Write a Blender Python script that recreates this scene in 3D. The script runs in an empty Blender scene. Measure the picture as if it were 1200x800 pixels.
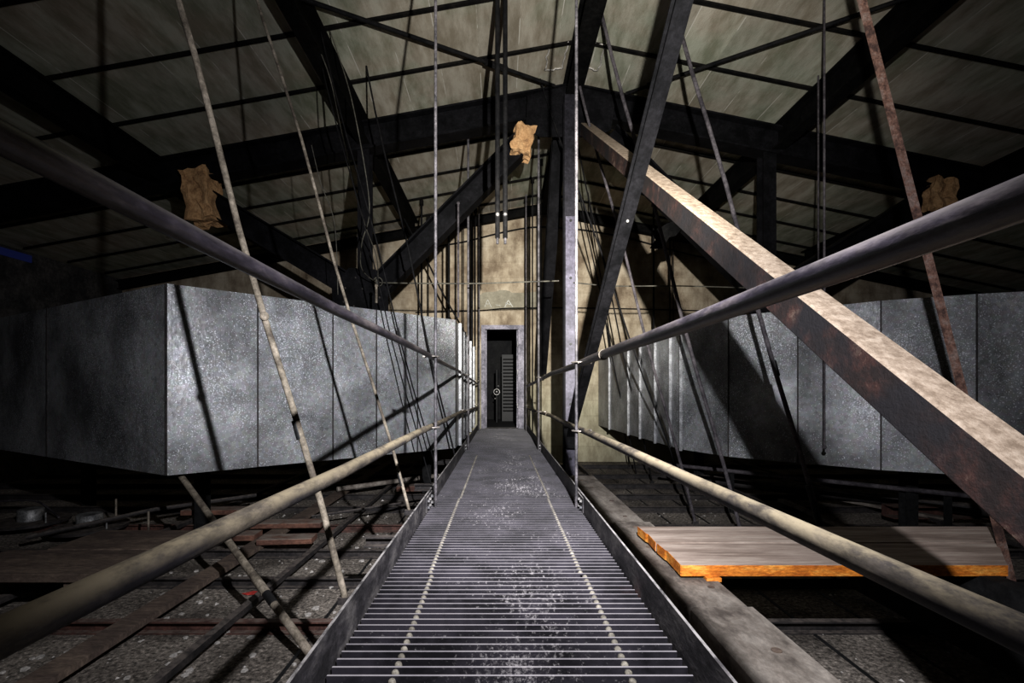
import bpy, math, random
from mathutils import Vector, Matrix, noise
random.seed(7)
R = random.Random(11)
C = bpy.context.scene.collection
F = 566.7; CX, CY = 587.0, 460.0; ZO = 1.35      # camera height above the ceiling slab
def P(x, d, z): return Vector((x, d, z + ZO))
def at(px, py, d): return P((px-CX)/F*d, d, (CY-py)/F*d)

# ------------------------------------------------------------------ materials
def mat(name): 
    m = bpy.data.materials.new(name); m.use_nodes = True
    nt = m.node_tree; b = nt.nodes['Principled BSDF']
    return m, nt, b
def N(nt, t, **kw):
    n = nt.nodes.new(t)
    for k, v in kw.items():
        if k in n.inputs: n.inputs[k].default_value = v
        else: setattr(n, k, v)
    return n
def ramp(nt, fac, stops):
    r = nt.nodes.new('ShaderNodeValToRGB'); nt.links.new(fac, r.inputs[0])
    e = r.color_ramp.elements
    while len(e) < len(stops): e.new(.5)
    for i, (p, c) in enumerate(stops):
        e[i].position = p; e[i].color = (*c, 1) if len(c) == 3 else c
    return r.outputs[0]
def mix(nt, f, a, b, mode='MIX'):
    m = nt.nodes.new('ShaderNodeMix'); m.data_type = 'RGBA'; m.blend_type = mode
    for i, v in ((0, f), (6, a), (7, b)):
        if hasattr(v, 'links'): nt.links.new(v, m.inputs[i])
        elif isinstance(v, (int, float)): m.inputs[i].default_value = v
        else: m.inputs[i].default_value = (*v, 1)
    return m.outputs[2]
def math_(nt, op, a, b=0.0, c=None):
    m = nt.nodes.new('ShaderNodeMath'); m.operation = op
    for i, v in ((0, a), (1, b)) + (((2, c),) if c is not None else ()):
        if hasattr(v, 'links'): nt.links.new(v, m.inputs[i])
        else: m.inputs[i].default_value = v
    return m.outputs[0]
def coord(nt, world=False, scale=None):
    if world: o = nt.nodes.new('ShaderNodeNewGeometry').outputs['Position']
    else: o = nt.nodes.new('ShaderNodeTexCoord').outputs['Object']
    if scale:
        mp = nt.nodes.new('ShaderNodeMapping'); mp.inputs['Scale'].default_value = scale
        nt.links.new(o, mp.inputs[0]); o = mp.outputs[0]
    return o
def noise_(nt, vec, scale, detail=5, rough=.6):
    n = N(nt, 'ShaderNodeTexNoise'); n.inputs['Scale'].default_value = scale
    n.inputs['Detail'].default_value = detail; n.inputs['Roughness'].default_value = rough
    nt.links.new(vec, n.inputs['Vector']); return n.outputs['Fac']
def bump(nt, b, h, strength=.3, dist=.01):
    n = nt.nodes.new('ShaderNodeBump'); n.inputs['Strength'].default_value = strength
    n.inputs['Distance'].default_value = dist
    nt.links.new(h, n.inputs['Height']); nt.links.new(n.outputs[0], b.inputs['Normal'])
def upmask(nt, lo=.25, hi=.8):
    g = nt.nodes.new('ShaderNodeNewGeometry'); s = nt.nodes.new('ShaderNodeSeparateXYZ')
    nt.links.new(g.outputs['Normal'], s.inputs[0])
    m = nt.nodes.new('ShaderNodeMapRange'); nt.links.new(s.outputs[2], m.inputs[0])
    m.inputs[1].default_value = lo; m.inputs[2].default_value = hi
    return m.outputs[0]
def patchy(name, cols, scale=6, rough=.7, metal=0, dust=None, dust_amt=.8, bumpk=.25, spec=.25, stretch=None, dlo=.3, dhi=.8, world=True, grain=.8):
    m, nt, b = mat(name)
    v = coord(nt, world, stretch)
    n = noise_(nt, v, scale, 7, .65)
    k = len(cols)
    c = ramp(nt, n, [(.40 + .2*i/(max(1, k-1)), cols[i]) for i in range(k)])
    gr = noise_(nt, v, scale*6.5, 6, .8)
    c = mix(nt, grain, c, ramp(nt, gr, [(.34, (.35,)*3), (.5, (.9,)*3), (.66, (1.7,)*3)]), 'MULTIPLY')
    if dust:
        n2 = noise_(nt, v, scale*2.2, 6, .7)
        rr = ramp(nt, n2, [(.40, (.10,)*3), (.56, (1,)*3)])
        f = math_(nt, 'MULTIPLY', upmask(nt, dlo, dhi), math_(nt, 'MULTIPLY', rr, dust_amt))
        c = mix(nt, f, c, dust)
    nt.links.new(c, b.inputs['Base Color'])
    b.inputs['Roughness'].default_value = rough; b.inputs['Metallic'].default_value = metal
    b.inputs['Specular IOR Level'].default_value = spec
    n3 = noise_(nt, v, scale*8, 4, .6); bump(nt, b, n3, bumpk, .004)
    return m
M = {}
M['black_steel'] = patchy('black_steel', [(.0015,.0015,.0018), (.005,.0048,.0056)], 5, .7, dust=(.03,.028,.026), dust_amt=.5, spec=.06)
M['purlin_steel'] = patchy('purlin_steel', [(.002,.002,.002), (.005,.0048,.0045)], 4, .8, spec=.04)
M['tee_steel'] = patchy('tee_steel', [(.003,.003,.003), (.008,.007,.006)], 9, .8, spec=.05)
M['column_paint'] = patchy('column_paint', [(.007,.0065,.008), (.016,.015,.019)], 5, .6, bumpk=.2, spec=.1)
M['column_pale'] = patchy('column_pale', [(.05,.045,.065), (.10,.092,.125)], 5, .5, bumpk=.2)
M['rail_dark'] = patchy('rail_dark', [(.007,.006,.009), (.020,.017,.022), (.05,.042,.042)], 9, .36, spec=.35, dust=(.085,.075,.07), dust_amt=.5, dlo=.1, stretch=(1,.35,1))
M['rail_tan'] = patchy('rail_tan', [(.016,.014,.017), (.05,.042,.034), (.12,.098,.07)], 7, .7, dust=(.22,.18,.115), dust_amt=.85, dlo=-.1, dhi=.8, stretch=(1,.4,1), spec=.25)
M['rod'] = patchy('rod', [(.03,.028,.03), (.11,.10,.105)], 14, .55, metal=.1, bumpk=.2)
M['rod_dusty'] = patchy('rod_dusty', [(.07,.056,.042), (.16,.135,.10), (.26,.22,.17)], 7, .75, bumpk=.3)
M['rod_rust'] = patchy('rod_rust', [(.06,.034,.028), (.17,.09,.065), (.21,.145,.12)], 14, .8, bumpk=.4)
M['rod_grey'] = patchy('rod_grey', [(.025,.022,.025), (.075,.066,.07)], 9, .7, spec=.12)
M['rod_black'] = patchy('rod_black', [(.003,.003,.0035), (.009,.0085,.0085)], 9, .7, spec=.08)
M['tape'] = patchy('tape', [(.008,.008,.008), (.012,.012,.012)], 9, .5)
M['wire'] = patchy('wire', [(.03,.028,.022), (.08,.074,.056)], 9, .6)
M['clamp'] = patchy('clamp', [(.20,.18,.16), (.38,.34,.30)], 20, .45, metal=.6)
M['timber'] = patchy('timber', [(.085,.07,.058), (.17,.145,.12), (.25,.22,.185)], 5, .85, stretch=(1.3,.7,1), bumpk=.3, grain=.45)
M['timber_side'] = M['timber']
M['plank'] = patchy('plank', [(.22,.165,.13), (.34,.265,.215), (.44,.36,.295)], 4, .8, stretch=(.35,3,1), bumpk=.3, grain=.3)
M['orange'] = patchy('orange', [(.40,.10,.010), (.62,.19,.02), (.78,.34,.06)], 9, .7, stretch=(.5,1,2))
M['board_brown'] = patchy('board_brown', [(.07,.05,.04), (.13,.095,.07)], 5, .85, stretch=(.5,2,1), bumpk=.4)
M['board_rust'] = patchy('board_rust', [(.07,.033,.024), (.14,.065,.042)], 7, .85, stretch=(.5,2,1), dust=(.20,.165,.135), dust_amt=.95)
M['channel'] = patchy('channel', [(.012,.011,.011), (.035,.03,.028)], 8, .7, dust=(.12,.10,.085), dust_amt=.8, bumpk=.4)
M['channel_rust'] = patchy('channel_rust', [(.035,.017,.013), (.09,.04,.03)], 8, .75, dust=(.14,.11,.09), dust_amt=.7)
M['toe'] = patchy('toe', [(.012,.011,.012), (.035,.032,.034), (.09,.083,.08)], 9, .6, bumpk=.5, stretch=(1,.5,1), dust=(.34,.32,.30), dust_amt=.9)  # the dust tint here paints a lit highlight along the top edge
M['frame_paint'] = patchy('frame_paint', [(.10,.095,.12), (.30,.28,.33)], 6, .55)
M['concrete'] = patchy('concrete', [(.03,.03,.03), (.08,.075,.07)], 3, .95)
M['white_chip'] = patchy('white_chip', [(.30,.28,.25), (.5,.47,.43)], 12, .9)
M['chalk'] = patchy('chalk', [(.42,.42,.38), (.70,.70,.64)], 60, .9)
M['red'] = patchy('red', [(.25,.02,.015), (.5,.04,.03)], 12, .8)
M['can'] = patchy('can', [(.12,.12,.12), (.35,.35,.34)], 12, .5, metal=.6)
M['bolt'] = patchy('bolt', [(.2,.2,.21), (.5,.48,.45)], 12, .4, metal=.7)
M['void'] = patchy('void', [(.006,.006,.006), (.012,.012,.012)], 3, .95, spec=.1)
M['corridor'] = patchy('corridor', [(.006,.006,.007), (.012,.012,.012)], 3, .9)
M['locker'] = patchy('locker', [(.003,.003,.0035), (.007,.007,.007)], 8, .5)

def m_wrap():
    m, nt, b = mat('insulation'); v = coord(nt, True)
    n = noise_(nt, v, 14, 8, .7)
    c = ramp(nt, n, [(.3, (.22,.11,.045)), (.5, (.50,.28,.12)), (.7, (.68,.42,.20))])
    nt.links.new(c, b.inputs['Base Color']); b.inputs['Roughness'].default_value = .95
    bump(nt, b, noise_(nt, v, 50, 5), .9, .02); return m
M['wrap'] = m_wrap()

def m_duct():
    m, nt, b = mat('galvanised_sheet'); v = coord(nt, True)
    vo = N(nt, 'ShaderNodeTexVoronoi'); vo.inputs['Scale'].default_value = 34; nt.links.new(v, vo.inputs['Vector'])
    big = noise_(nt, v, 1.6, 4, .55)
    dens = ramp(nt, noise_(nt, v, 1.5, 3, .5), [(.40, (0,)*3), (.62, (1,)*3)])
    fine = noise_(nt, coord(nt, True, (1, 1, .35)), 60, 4, .75)
    base = ramp(nt, big, [(.36, (.105,.116,.124)), (.64, (.27,.292,.31))])
    col = mix(nt, .30, base, vo.outputs['Color'], 'OVERLAY')
    hs = nt.nodes.new('ShaderNodeHueSaturation'); hs.inputs['Saturation'].default_value = .22
    nt.links.new(col, hs.inputs['Color']); col = hs.outputs[0]
    # white oxide flecks, short strokes
    fl = noise_(nt, coord(nt, True), 105, 2, .5)
    th = math_(nt, 'SUBTRACT', .640, math_(nt, 'MULTIPLY', dens, .085))
    mr = nt.nodes.new('ShaderNodeMapRange')
    nt.links.new(math_(nt, 'SUBTRACT', fl, th), mr.inputs[0]); mr.inputs[1].default_value = 0; mr.inputs[2].default_value = .05
    col = mix(nt, math_(nt, 'MULTIPLY', mr.outputs[0], .75), col, (.74,.76,.80))
    # dark stains
    st = ramp(nt, noise_(nt, coord(nt, True, (1, 1, .8)), 2.4, 5, .6), [(.38, (.55,)*3), (.56, (1,)*3)])
    col = mix(nt, 1.0, col, st, 'MULTIPLY')
    nt.links.new(col, b.inputs['Base Color'])
    b.inputs['Metallic'].default_value = .35
    r = ramp(nt, fine, [(.3, (.36,)*3), (.7, (.62,)*3)]); nt.links.new(r, b.inputs['Roughness'])
    bump(nt, b, fine, .22, .004)
    return m
M['duct'] = m_duct()
M['duct_edge'] = patchy('duct_edge', [(.18,.18,.185), (.34,.345,.355)], 10, .45, metal=.3)

def m_roof():
    m, nt, b = mat('roof_planks'); g = nt.nodes.new('ShaderNodeNewGeometry')
    s = nt.nodes.new('ShaderNodeSeparateXYZ'); nt.links.new(g.outputs['Position'], s.inputs[0])
    fx = math_(nt, 'FRACT', math_(nt, 'DIVIDE', math_(nt, 'ADD', s.outputs[0], 40.0), .41))
    seam = math_(nt, 'LESS_THAN', fx, .02)
    ix = math_(nt, 'FLOOR', math_(nt, 'DIVIDE', math_(nt, 'ADD', s.outputs[0], 40.0), .41))
    wn = N(nt, 'ShaderNodeTexWhiteNoise', noise_dimensions='1D'); nt.links.new(ix, wn.inputs['W'])
    v = coord(nt, True, (2.4, .6, 1)); n = noise_(nt, v, 3.0, 7, .65)
    v2 = coord(nt, True); n2 = noise_(nt, v2, .9, 4, .6)
    c = ramp(nt, n, [(.38, (.16,.155,.115)), (.5, (.29,.28,.225)), (.62, (.42,.41,.34))])
    c = mix(nt, .35, c, ramp(nt, n2, [(.42, (.20,.23,.14)), (.58, (.36,.27,.19))]))
    sh = math_(nt, 'ADD', math_(nt, 'MULTIPLY', wn.outputs['Value'], .3), .82)
    c = mix(nt, 1.0, c, sh, 'MULTIPLY')
    brk = ramp(nt, noise_(nt, coord(nt, True, (1, 1, 1)), 2.5, 3, .6), [(.48, (0,)*3), (.56, (1,)*3)])
    c = mix(nt, math_(nt, 'MULTIPLY', seam, math_(nt, 'MULTIPLY', brk, .9)), c, (.55,.52,.45))
    nt.links.new(c, b.inputs['Base Color']); b.inputs['Roughness'].default_value = .95
    b.inputs['Specular IOR Level'].default_value = .15
    bump(nt, b, noise_(nt, coord(nt, True, (6, 1.5, 1)), 20, 4), .4, .01)
    return m
M['roof'] = m_roof()

def m_wall():
    m, nt, b = mat('stained_blockwork')
    g = nt.nodes.new('ShaderNodeNewGeometry'); s = nt.nodes.new('ShaderNodeSeparateXYZ'); nt.links.new(g.outputs['Position'], s.inputs[0])
    cmb = nt.nodes.new('ShaderNodeCombineXYZ'); nt.links.new(s.outputs[0], cmb.inputs[0]); nt.links.new(s.outputs[2], cmb.inputs[1])
    br = N(nt, 'ShaderNodeTexBrick'); nt.links.new(cmb.outputs[0], br.inputs['Vector'])
    for k, v in (('Scale', 1.0), ('Brick Width', .9), ('Row Height', .30), ('Mortar Size', .006), ('Mortar Smooth', .5)): br.inputs[k].default_value = v
    br.inputs['Color1'].default_value = (1,1,1,1); br.inputs['Color2'].default_value = (.88,.88,.88,1); br.inputs['Mortar'].default_value = (.62,.60,.58,1)
    v = coord(nt, True)
    n = noise_(nt, v, 1.7, 8, .68); n2 = noise_(nt, coord(nt, True, (1, 1, .4)), 5, 6, .7)
    c = ramp(nt, n, [(.38, (.21,.155,.10)), (.5, (.40,.325,.225)), (.62, (.55,.47,.345))])
    # greenish grime low down on the wall
    zl = nt.nodes.new('ShaderNodeMapRange'); nt.links.new(math_(nt, 'ADD', s.outputs[2], math_(nt, 'MULTIPLY', n, 1.2)), zl.inputs[0])
    zl.inputs[1].default_value = 1.6; zl.inputs[2].default_value = 3.0; zl.inputs[3].default_value = .75; zl.inputs[4].default_value = 0
    c = mix(nt, zl.outputs[0], c, (.36,.345,.235))
    c = mix(nt, .8, c, br.outputs['Color'], 'MULTIPLY')
    c = mix(nt, .7, c, ramp(nt, n2, [(.40, (.50,.46,.42)), (.56, (1,1,1))]), 'MULTIPLY')
    nt.links.new(c, b.inputs['Base Color']); b.inputs['Roughness'].default_value = .93
    bump(nt, b, noise_(nt, v, 30, 5), .4, .01); return m
M['wall'] = m_wall()
M['patch'] = patchy('plaster_patch', [(.20,.18,.13), (.28,.255,.19)], 4, .95, grain=.25)

def m_floor():
    m, nt, b = mat('gritty_plaster'); v = coord(nt, True)
    n = noise_(nt, v, 2.0, 6, .6); f = noise_(nt, v, 42, 5, .75)
    c = ramp(nt, n, [(.38, (.085,.072,.059)), (.62, (.27,.235,.195))])
    gr = ramp(nt, f, [(.40, (.22,)*3), (.5, (.85,)*3), (.58, (1.3,)*3), (.66, (2.8,)*3)])
    c = mix(nt, 1.0, c, gr, 'MULTIPLY')
    nt.links.new(c, b.inputs['Base Color']); b.inputs['Roughness'].default_value = .95
    b.inputs['Specular IOR Level'].default_value = .2
    bump(nt, b, f, .9, .02); return m
M['floor'] = m_floor()

def m_grate():
    m, nt, b = mat('worn_grating'); v = coord(nt, True)
    n = noise_(nt, v, 5, 6, .65); f = noise_(nt, coord(nt, True, (1, .22, 1)), 70, 5, .85)
    base = ramp(nt, n, [(.4, (.006,.0055,.007)), (.6, (.028,.025,.032))])
    # pale plaster dust trodden along the middle of the walk
    g = nt.nodes.new('ShaderNodeNewGeometry'); s = nt.nodes.new('ShaderNodeSeparateXYZ'); nt.links.new(g.outputs['Position'], s.inputs[0])
    dx = math_(nt, 'ABSOLUTE', math_(nt, 'SUBTRACT', s.outputs[0], .10))
    mid = nt.nodes.new('ShaderNodeMapRange'); nt.links.new(dx, mid.inputs[0]); mid.inputs[1].default_value = .05; mid.inputs[2].default_value = .42
    mid.inputs[3].default_value = .10; mid.inputs[4].default_value = 0
    sc = noise_(nt, v, 2.6, 4, .6)
    th = math_(nt, 'SUBTRACT', math_(nt, 'SUBTRACT', .66, mid.outputs[0]), math_(nt, 'MULTIPLY', math_(nt, 'SUBTRACT', sc, .5), .45))
    sp = nt.nodes.new('ShaderNodeMapRange'); nt.links.new(math_(nt, 'SUBTRACT', f, th), sp.inputs[0]); sp.inputs[2].default_value = .16
    top = mix(nt, ramp(nt, n, [(.35, (.2,)*3), (.65, (.9,)*3)]), (.20,.185,.205), (.44,.41,.41))
    c = mix(nt, math_(nt, 'MULTIPLY', upmask(nt, .4, .8), .85), base, top)
    c = mix(nt, math_(nt, 'MULTIPLY', sp.outputs[0], .7), c, (.60,.56,.55))
    nt.links.new(c, b.inputs['Base Color']); b.inputs['Roughness'].default_value = .5; b.inputs['Metallic'].default_value = .2
    return m
M['grate'] = m_grate()
M['bead'] = patchy('bead', [(.10,.09,.07), (.22,.20,.16)], 20, .8)

def m_brace():
    m, nt, b = mat('flaking_brace'); v = coord(nt, False, (1, 1, 1))
    n = noise_(nt, v, 5.5, 8, .7); n2 = noise_(nt, v, 3.0, 4, .6); n3 = noise_(nt, v, 26, 6, .75)
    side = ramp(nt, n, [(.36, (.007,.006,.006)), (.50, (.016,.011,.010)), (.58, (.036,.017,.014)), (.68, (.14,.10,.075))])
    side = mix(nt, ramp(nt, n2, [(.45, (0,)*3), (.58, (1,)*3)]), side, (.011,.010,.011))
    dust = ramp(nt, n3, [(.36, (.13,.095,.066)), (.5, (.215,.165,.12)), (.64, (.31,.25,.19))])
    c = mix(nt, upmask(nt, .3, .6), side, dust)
    nt.links.new(c, b.inputs['Base Color']); b.inputs['Roughness'].default_value = .7
    b.inputs['Specular IOR Level'].default_value = .18
    bump(nt, b, n3, .6, .012); return m
M['brace'] = m_brace()

def m_emit(name, col, s):
    m, nt, b = mat(name); b.inputs['Base Color'].default_value = (0,0,0,1)
    b.inputs['Emission Color'].default_value = (*col, 1); b.inputs['Emission Strength'].default_value = s; return m
M['daylight'] = m_emit('blue_daylight', (.03,.05,.30), .06)

# ------------------------------------------------------------------ mesh building
class MB:
    def __init__(s): s.v = []; s.f = []; s.sm = []
    def add(s, vs, fs, smooth=False):
        o = len(s.v); s.v += [Vector(v) for v in vs]
        for f in fs: s.f.append(tuple(i+o for i in f)); s.sm.append(smooth)
        return s
    def box(s, a, b):
        x0,y0,z0 = a; x1,y1,z1 = b
        return s.add([(x0,y0,z0),(x1,y0,z0),(x1,y1,z0),(x0,y1,z0),(x0,y0,z1),(x1,y0,z1),(x1,y1,z1),(x0,y1,z1)],
              [(0,3,2,1),(4,5,6,7),(0,1,5,4),(1,2,6,5),(2,3,7,6),(3,0,4,7)])
    def prism(s, sec, p0, p1, up=(0,0,1)):
        """closed 2-D section (side, up) swept from p0 to p1"""
        p0, p1 = Vector(p0), Vector(p1); a = (p1-p0).normalized()
        u = Vector(up); u = (u - a*u.dot(a)).normalized(); w = a.cross(u)
        n = len(sec); vs = [p + w*x + u*y for p in (p0, p1) for x, y in sec]
        # orientation
        area = sum(sec[i][0]*sec[(i+1)%n][1]-sec[(i+1)%n][0]*sec[i][1] for i in range(n))
        fs = [(i, (i+1)%n, n+(i+1)%n, n+i) for i in range(n)] + [tuple(range(n))[::-1], tuple(range(n, 2*n))]
        # section in (w,u) with a = u x w  ->  flip as needed
        if area > 0: fs = [f[::-1] for f in fs]
        return s.add(vs, fs)
    def bar(s, p0, p1, w, h, up=(0,0,1), bev=0.0):
        w /= 2; h /= 2
        if bev: sec = [(-w+bev,-h),(w-bev,-h),(w,-h+bev),(w,h-bev),(w-bev,h),(-w+bev,h),(-w,h-bev),(-w,-h+bev)]
        else: sec = [(-w,-h),(w,-h),(w,h),(-w,h)]
        return s.prism(sec, p0, p1, up)
    def ibeam(s, p0, p1, w, h, up=(0,0,1), tf=.018, tw=.012):
        w /= 2; h /= 2; t = tw/2
        sec = [(-w,-h),(w,-h),(w,-h+tf),(t,-h+tf),(t,h-tf),(w,h-tf),(w,h),(-w,h),(-w,h-tf),(-t,h-tf),(-t,-h+tf),(-w,-h+tf)]
        return s.prism(sec, p0, p1, up)
    def cbeam(s, p0, p1, w, h, up=(0,0,1), t=.008):
        sec = [(0,0),(w,0),(w,t),(t,t),(t,h-t),(w,h-t),(w,h),(0,h)]
        return s.prism([(x-w/2, y-h/2) for x, y in sec], p0, p1, up)
    def tee(s, p0, p1, w, h, up=(0,0,1), t=.008):
        sec = [(-t/2,0),(t/2,0),(t/2,h-t),(w/2,h-t),(w/2,h),(-w/2,h),(-w/2,h-t),(-t/2,h-t)]
        sec = [(x, -y) for x, y in sec][::-1]
        return s.prism(sec, p0, p1, up)
    def tube(s, pts, r, n=12, caps=True, smooth=True):
        pts = [Vector(p) for p in pts]; m = len(pts); rs = r if isinstance(r, (list, tuple)) else [r]*m
        t0 = (pts[1]-pts[0]).normalized(); u = Vector((0,0,1)) if abs(t0.z) < .9 else Vector((1,0,0))
        vs = []
        for i, p in enumerate(pts):
            t = (pts[min(i+1, m-1)] - pts[max(i-1, 0)]).normalized()
            u = (u - t*u.dot(t)).normalized(); w = t.cross(u)
            for k in range(n):
                a = 2*math.pi*k/n; vs.append(p + (u*math.cos(a) + w*math.sin(a))*rs[i])
        fs = [(i*n+k, i*n+(k+1)%n, (i+1)*n+(k+1)%n, (i+1)*n+k) for i in range(m-1) for k in range(n)]
        s.add(vs, fs, smooth)
        if caps: 
            s.add([vs[k] for k in range(n)], [tuple(range(n))[::-1]]); s.add([vs[(m-1)*n+k] for k in range(n)], [tuple(range(n))])
        return s
    def ring(s, c, axis, R_, r, n=20, k=6, a0=0, a1=2*math.pi, sq=1.0):
        axis = Vector(axis).normalized(); u = axis.orthogonal().normalized()
        if abs(axis.y) > .9: u = Vector((1,0,0))
        w = axis.cross(u); pts = []
        for i in range(n+1):
            a = a0 + (a1-a0)*i/n; pts.append(Vector(c) + u*math.cos(a)*R_*sq + w*math.sin(a)*R_)
        return s.tube(pts, r, k)
    def ball(s, c, r, seg=8, rings=5, sx=1, sy=1, sz=1):
        vs = [(c[0], c[1], c[2]+r*sz)]
        for i in range(1, rings):
            ph = math.pi*i/rings
            for k in range(seg):
                a = 2*math.pi*k/seg
                vs.append((c[0]+r*sx*math.sin(ph)*math.cos(a), c[1]+r*sy*math.sin(ph)*math.sin(a), c[2]+r*sz*math.cos(ph)))
        vs.append((c[0], c[1], c[2]-r*sz)); L = len(vs)-1; fs = []
        for k in range(seg): fs.append((0, 1+k, 1+(k+1)%seg)); fs.append((L, L-seg+(k+1)%seg, L-seg+k))
        for i in range(rings-2):
            for k in range(seg):
                a = 1+i*seg+k; b = 1+i*seg+(k+1)%seg; fs.append((a, a+seg, b+seg, b))
        return s.add(vs, fs, True)
    def poly(s, pts, thick):
        """flat polygon given by points, extruded along vector thick"""
        n = len(pts); t = Vector(thick); vs = [Vector(p) for p in pts] + [Vector(p)+t for p in pts]
        fs = [tuple(range(n))[::-1], tuple(range(n, 2*n))] + [(i, (i+1)%n, n+(i+1)%n, n+i) for i in range(n)]
        return s.add(vs, fs)
def wloc(o):
    v = Vector(o.location); p = o.parent
    while p: v += Vector(p.location); p = p.parent
    return v
def obj(name, mb, m, parent=None, bevel=0):
    vs = mb.v; lo = Vector([min(v[i] for v in vs) for i in range(3)]); hi = Vector([max(v[i] for v in vs) for i in range(3)])
    org = Vector(((lo.x+hi.x)/2, (lo.y+hi.y)/2, lo.z))
    me = bpy.data.meshes.new(name); me.from_pydata([tuple(v-org) for v in vs], [], mb.f)
    me.polygons.foreach_set('use_smooth', mb.sm); me.update()
    import bmesh
    b = bmesh.new(); b.from_mesh(me); bmesh.ops.recalc_face_normals(b, faces=b.faces); b.to_mesh(me); b.free()
    for mm in (m if isinstance(m, list) else [m]): me.materials.append(M[mm])
    o = bpy.data.objects.new(name, me); C.objects.link(o)
    if parent: o.parent = parent; o.location = org - wloc(parent)
    else: o.location = org
    if bevel:
        md = o.modifiers.new('bevel', 'BEVEL'); md.width = bevel; md.segments = 2; md.limit_method = 'ANGLE'
    return o
def tag(o, label, cat, group=None, kind=None):
    o['label'] = label; o['category'] = cat
    if group: o['group'] = group
    if kind: o['kind'] = kind
    return o
def empty(name, loc, label=None, cat=None, group=None):
    o = bpy.data.objects.new(name, None); C.objects.link(o); o.location = loc; o.empty_display_size = .1
    if label: tag(o, label, cat, group)
    return o
def struct(o): o['kind'] = 'structure'; return o

# ------------------------------------------------------------------ the building
XR, ZR, SL, SR = .83, 3.71, .18, .205
YW = 9.45; Y0 = -2.0; XL, XX = -7.4, 9.6
def roofz(x): return ZR - (SL*(XR-x) if x < XR else SR*(x-XR))
def RP(x, d, dz=0): return P(x, d, roofz(x)+dz)
mb = MB()
for xa, xb in ((XL-.2, XR), (XR, XX+.2)):
    vs = [RP(xa,Y0-.2), RP(xb,Y0-.2), RP(xb,YW+.3), RP(xa,YW+.3), RP(xa,Y0-.2,.2), RP(xb,Y0-.2,.2), RP(xb,YW+.3,.2), RP(xa,YW+.3,.2)]
    mb.add(vs, [(0,3,2,1),(4,5,6,7),(0,1,5,4),(1,2,6,5),(2,3,7,6),(3,0,4,7)])
struct(obj('ceiling', mb, 'roof'))
struct(obj('floor', MB().box(P(XL-.2,Y0-.2,-1.55), P(XX+.2,YW+.3,-1.35)), 'floor'))
# end wall with the doorway cut out
DX0, DX1, DZ = -.305, .335, 1.235
mb = MB()
def wallpiece(xa, xb, za, zb_fn):
    xs = [xa] + ([XR] if xa < XR < xb else []) + [xb]
    for a, b_ in zip(xs, xs[1:]):
        vs = [P(a,YW,za), P(b_,YW,za), P(b_,YW+.25,za), P(a,YW+.25,za), P(a,YW,zb_fn(a)), P(b_,YW,zb_fn(b_)), P(b_,YW+.25,zb_fn(b_)), P(a,YW+.25,zb_fn(a))]
        mb.add(vs, [(0,3,2,1),(4,5,6,7),(0,1,5,4),(1,2,6,5),(2,3,7,6),(3,0,4,7)])
rz = lambda x: roofz(x)
wallpiece(XL, DX0, -1.35, rz); wallpiece(DX1, XX, -1.35, rz); wallpiece(DX0, DX1, DZ, rz); wallpiece(DX0, DX1, -1.35, lambda x: -.71)
WF = struct(obj('wall_far', mb, 'wall'))
# ragged render patch over the door, and chalk marks on it
top = [(562,346),(566,343),(572,342),(578,342),(583,341),(585,340),(592,340),(597,341),(600,343),(610,343),(618,343),(626,342),(630,341),(634,343)]
pts = [at(x, y, YW) for x, y in [(562,362)] + top + [(634,362)]]
obj('plaster_patch', MB().poly([p + Vector((0,-.012,0)) for p in pts], (0,.011,0)), 'patch', WF)
def stroke(mb, a, b, w=.9, d=YW-.016):
    p, q = at(*a, d), at(*b, d); mb.bar(p, q, .004, w/F*d, up=(0,0,1) if abs(p.x-q.x) > abs(p.z-q.z) else (1,0,0))
mb = MB()
for a, b in (((591.5,360),(595.5,351.5)), ((595.5,351.5),(601,359.5)), ((592.5,355.2),(598.5,356.8))): stroke(mb, a, b, .8)
obj('chalk_letter_a', mb, 'chalk', WF)
mb = MB()
for a, b in (((568,359.5),(571.5,351)), ((571.5,351),(576,360)), ((569.5,356),(574,356))): stroke(mb, a, b, .45)
obj('chalk_letter_a', mb, 'chalk', WF)
mb = MB(); stroke(mb, (581,357),(586.5,358), .45); obj('chalk_dash', mb, 'chalk', WF)
struct(obj('wall_left', MB().box(P(XL-.2,Y0,-1.35), P(XL,YW+.2,2.2)), 'concrete'))
struct(obj('wall_right', MB().box(P(XX,Y0,-1.35), P(XX+.2,YW+.2,1.9)), 'concrete'))
mb = MB()
for a, b_ in ((XL, XR), (XR, XX)):
    vs = [P(a,Y0-.2,-1.35), P(b_,Y0-.2,-1.35), P(b_,Y0,-1.35), P(a,Y0,-1.35), P(a,Y0-.2,roofz(a)), P(b_,Y0-.2,roofz(b_)), P(b_,Y0,roofz(b_)), P(a,Y0,roofz(a))]
    mb.add(vs, [(0,3,2,1),(4,5,6,7),(0,1,5,4),(1,2,6,5),(2,3,7,6),(3,0,4,7)])
struct(obj('wall_near', mb, 'concrete'))
o = obj('window_1', MB().box(P(XL+.01,6.5,2.04), P(XL+.03,7.6,2.15)), 'daylight'); struct(o)
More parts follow.
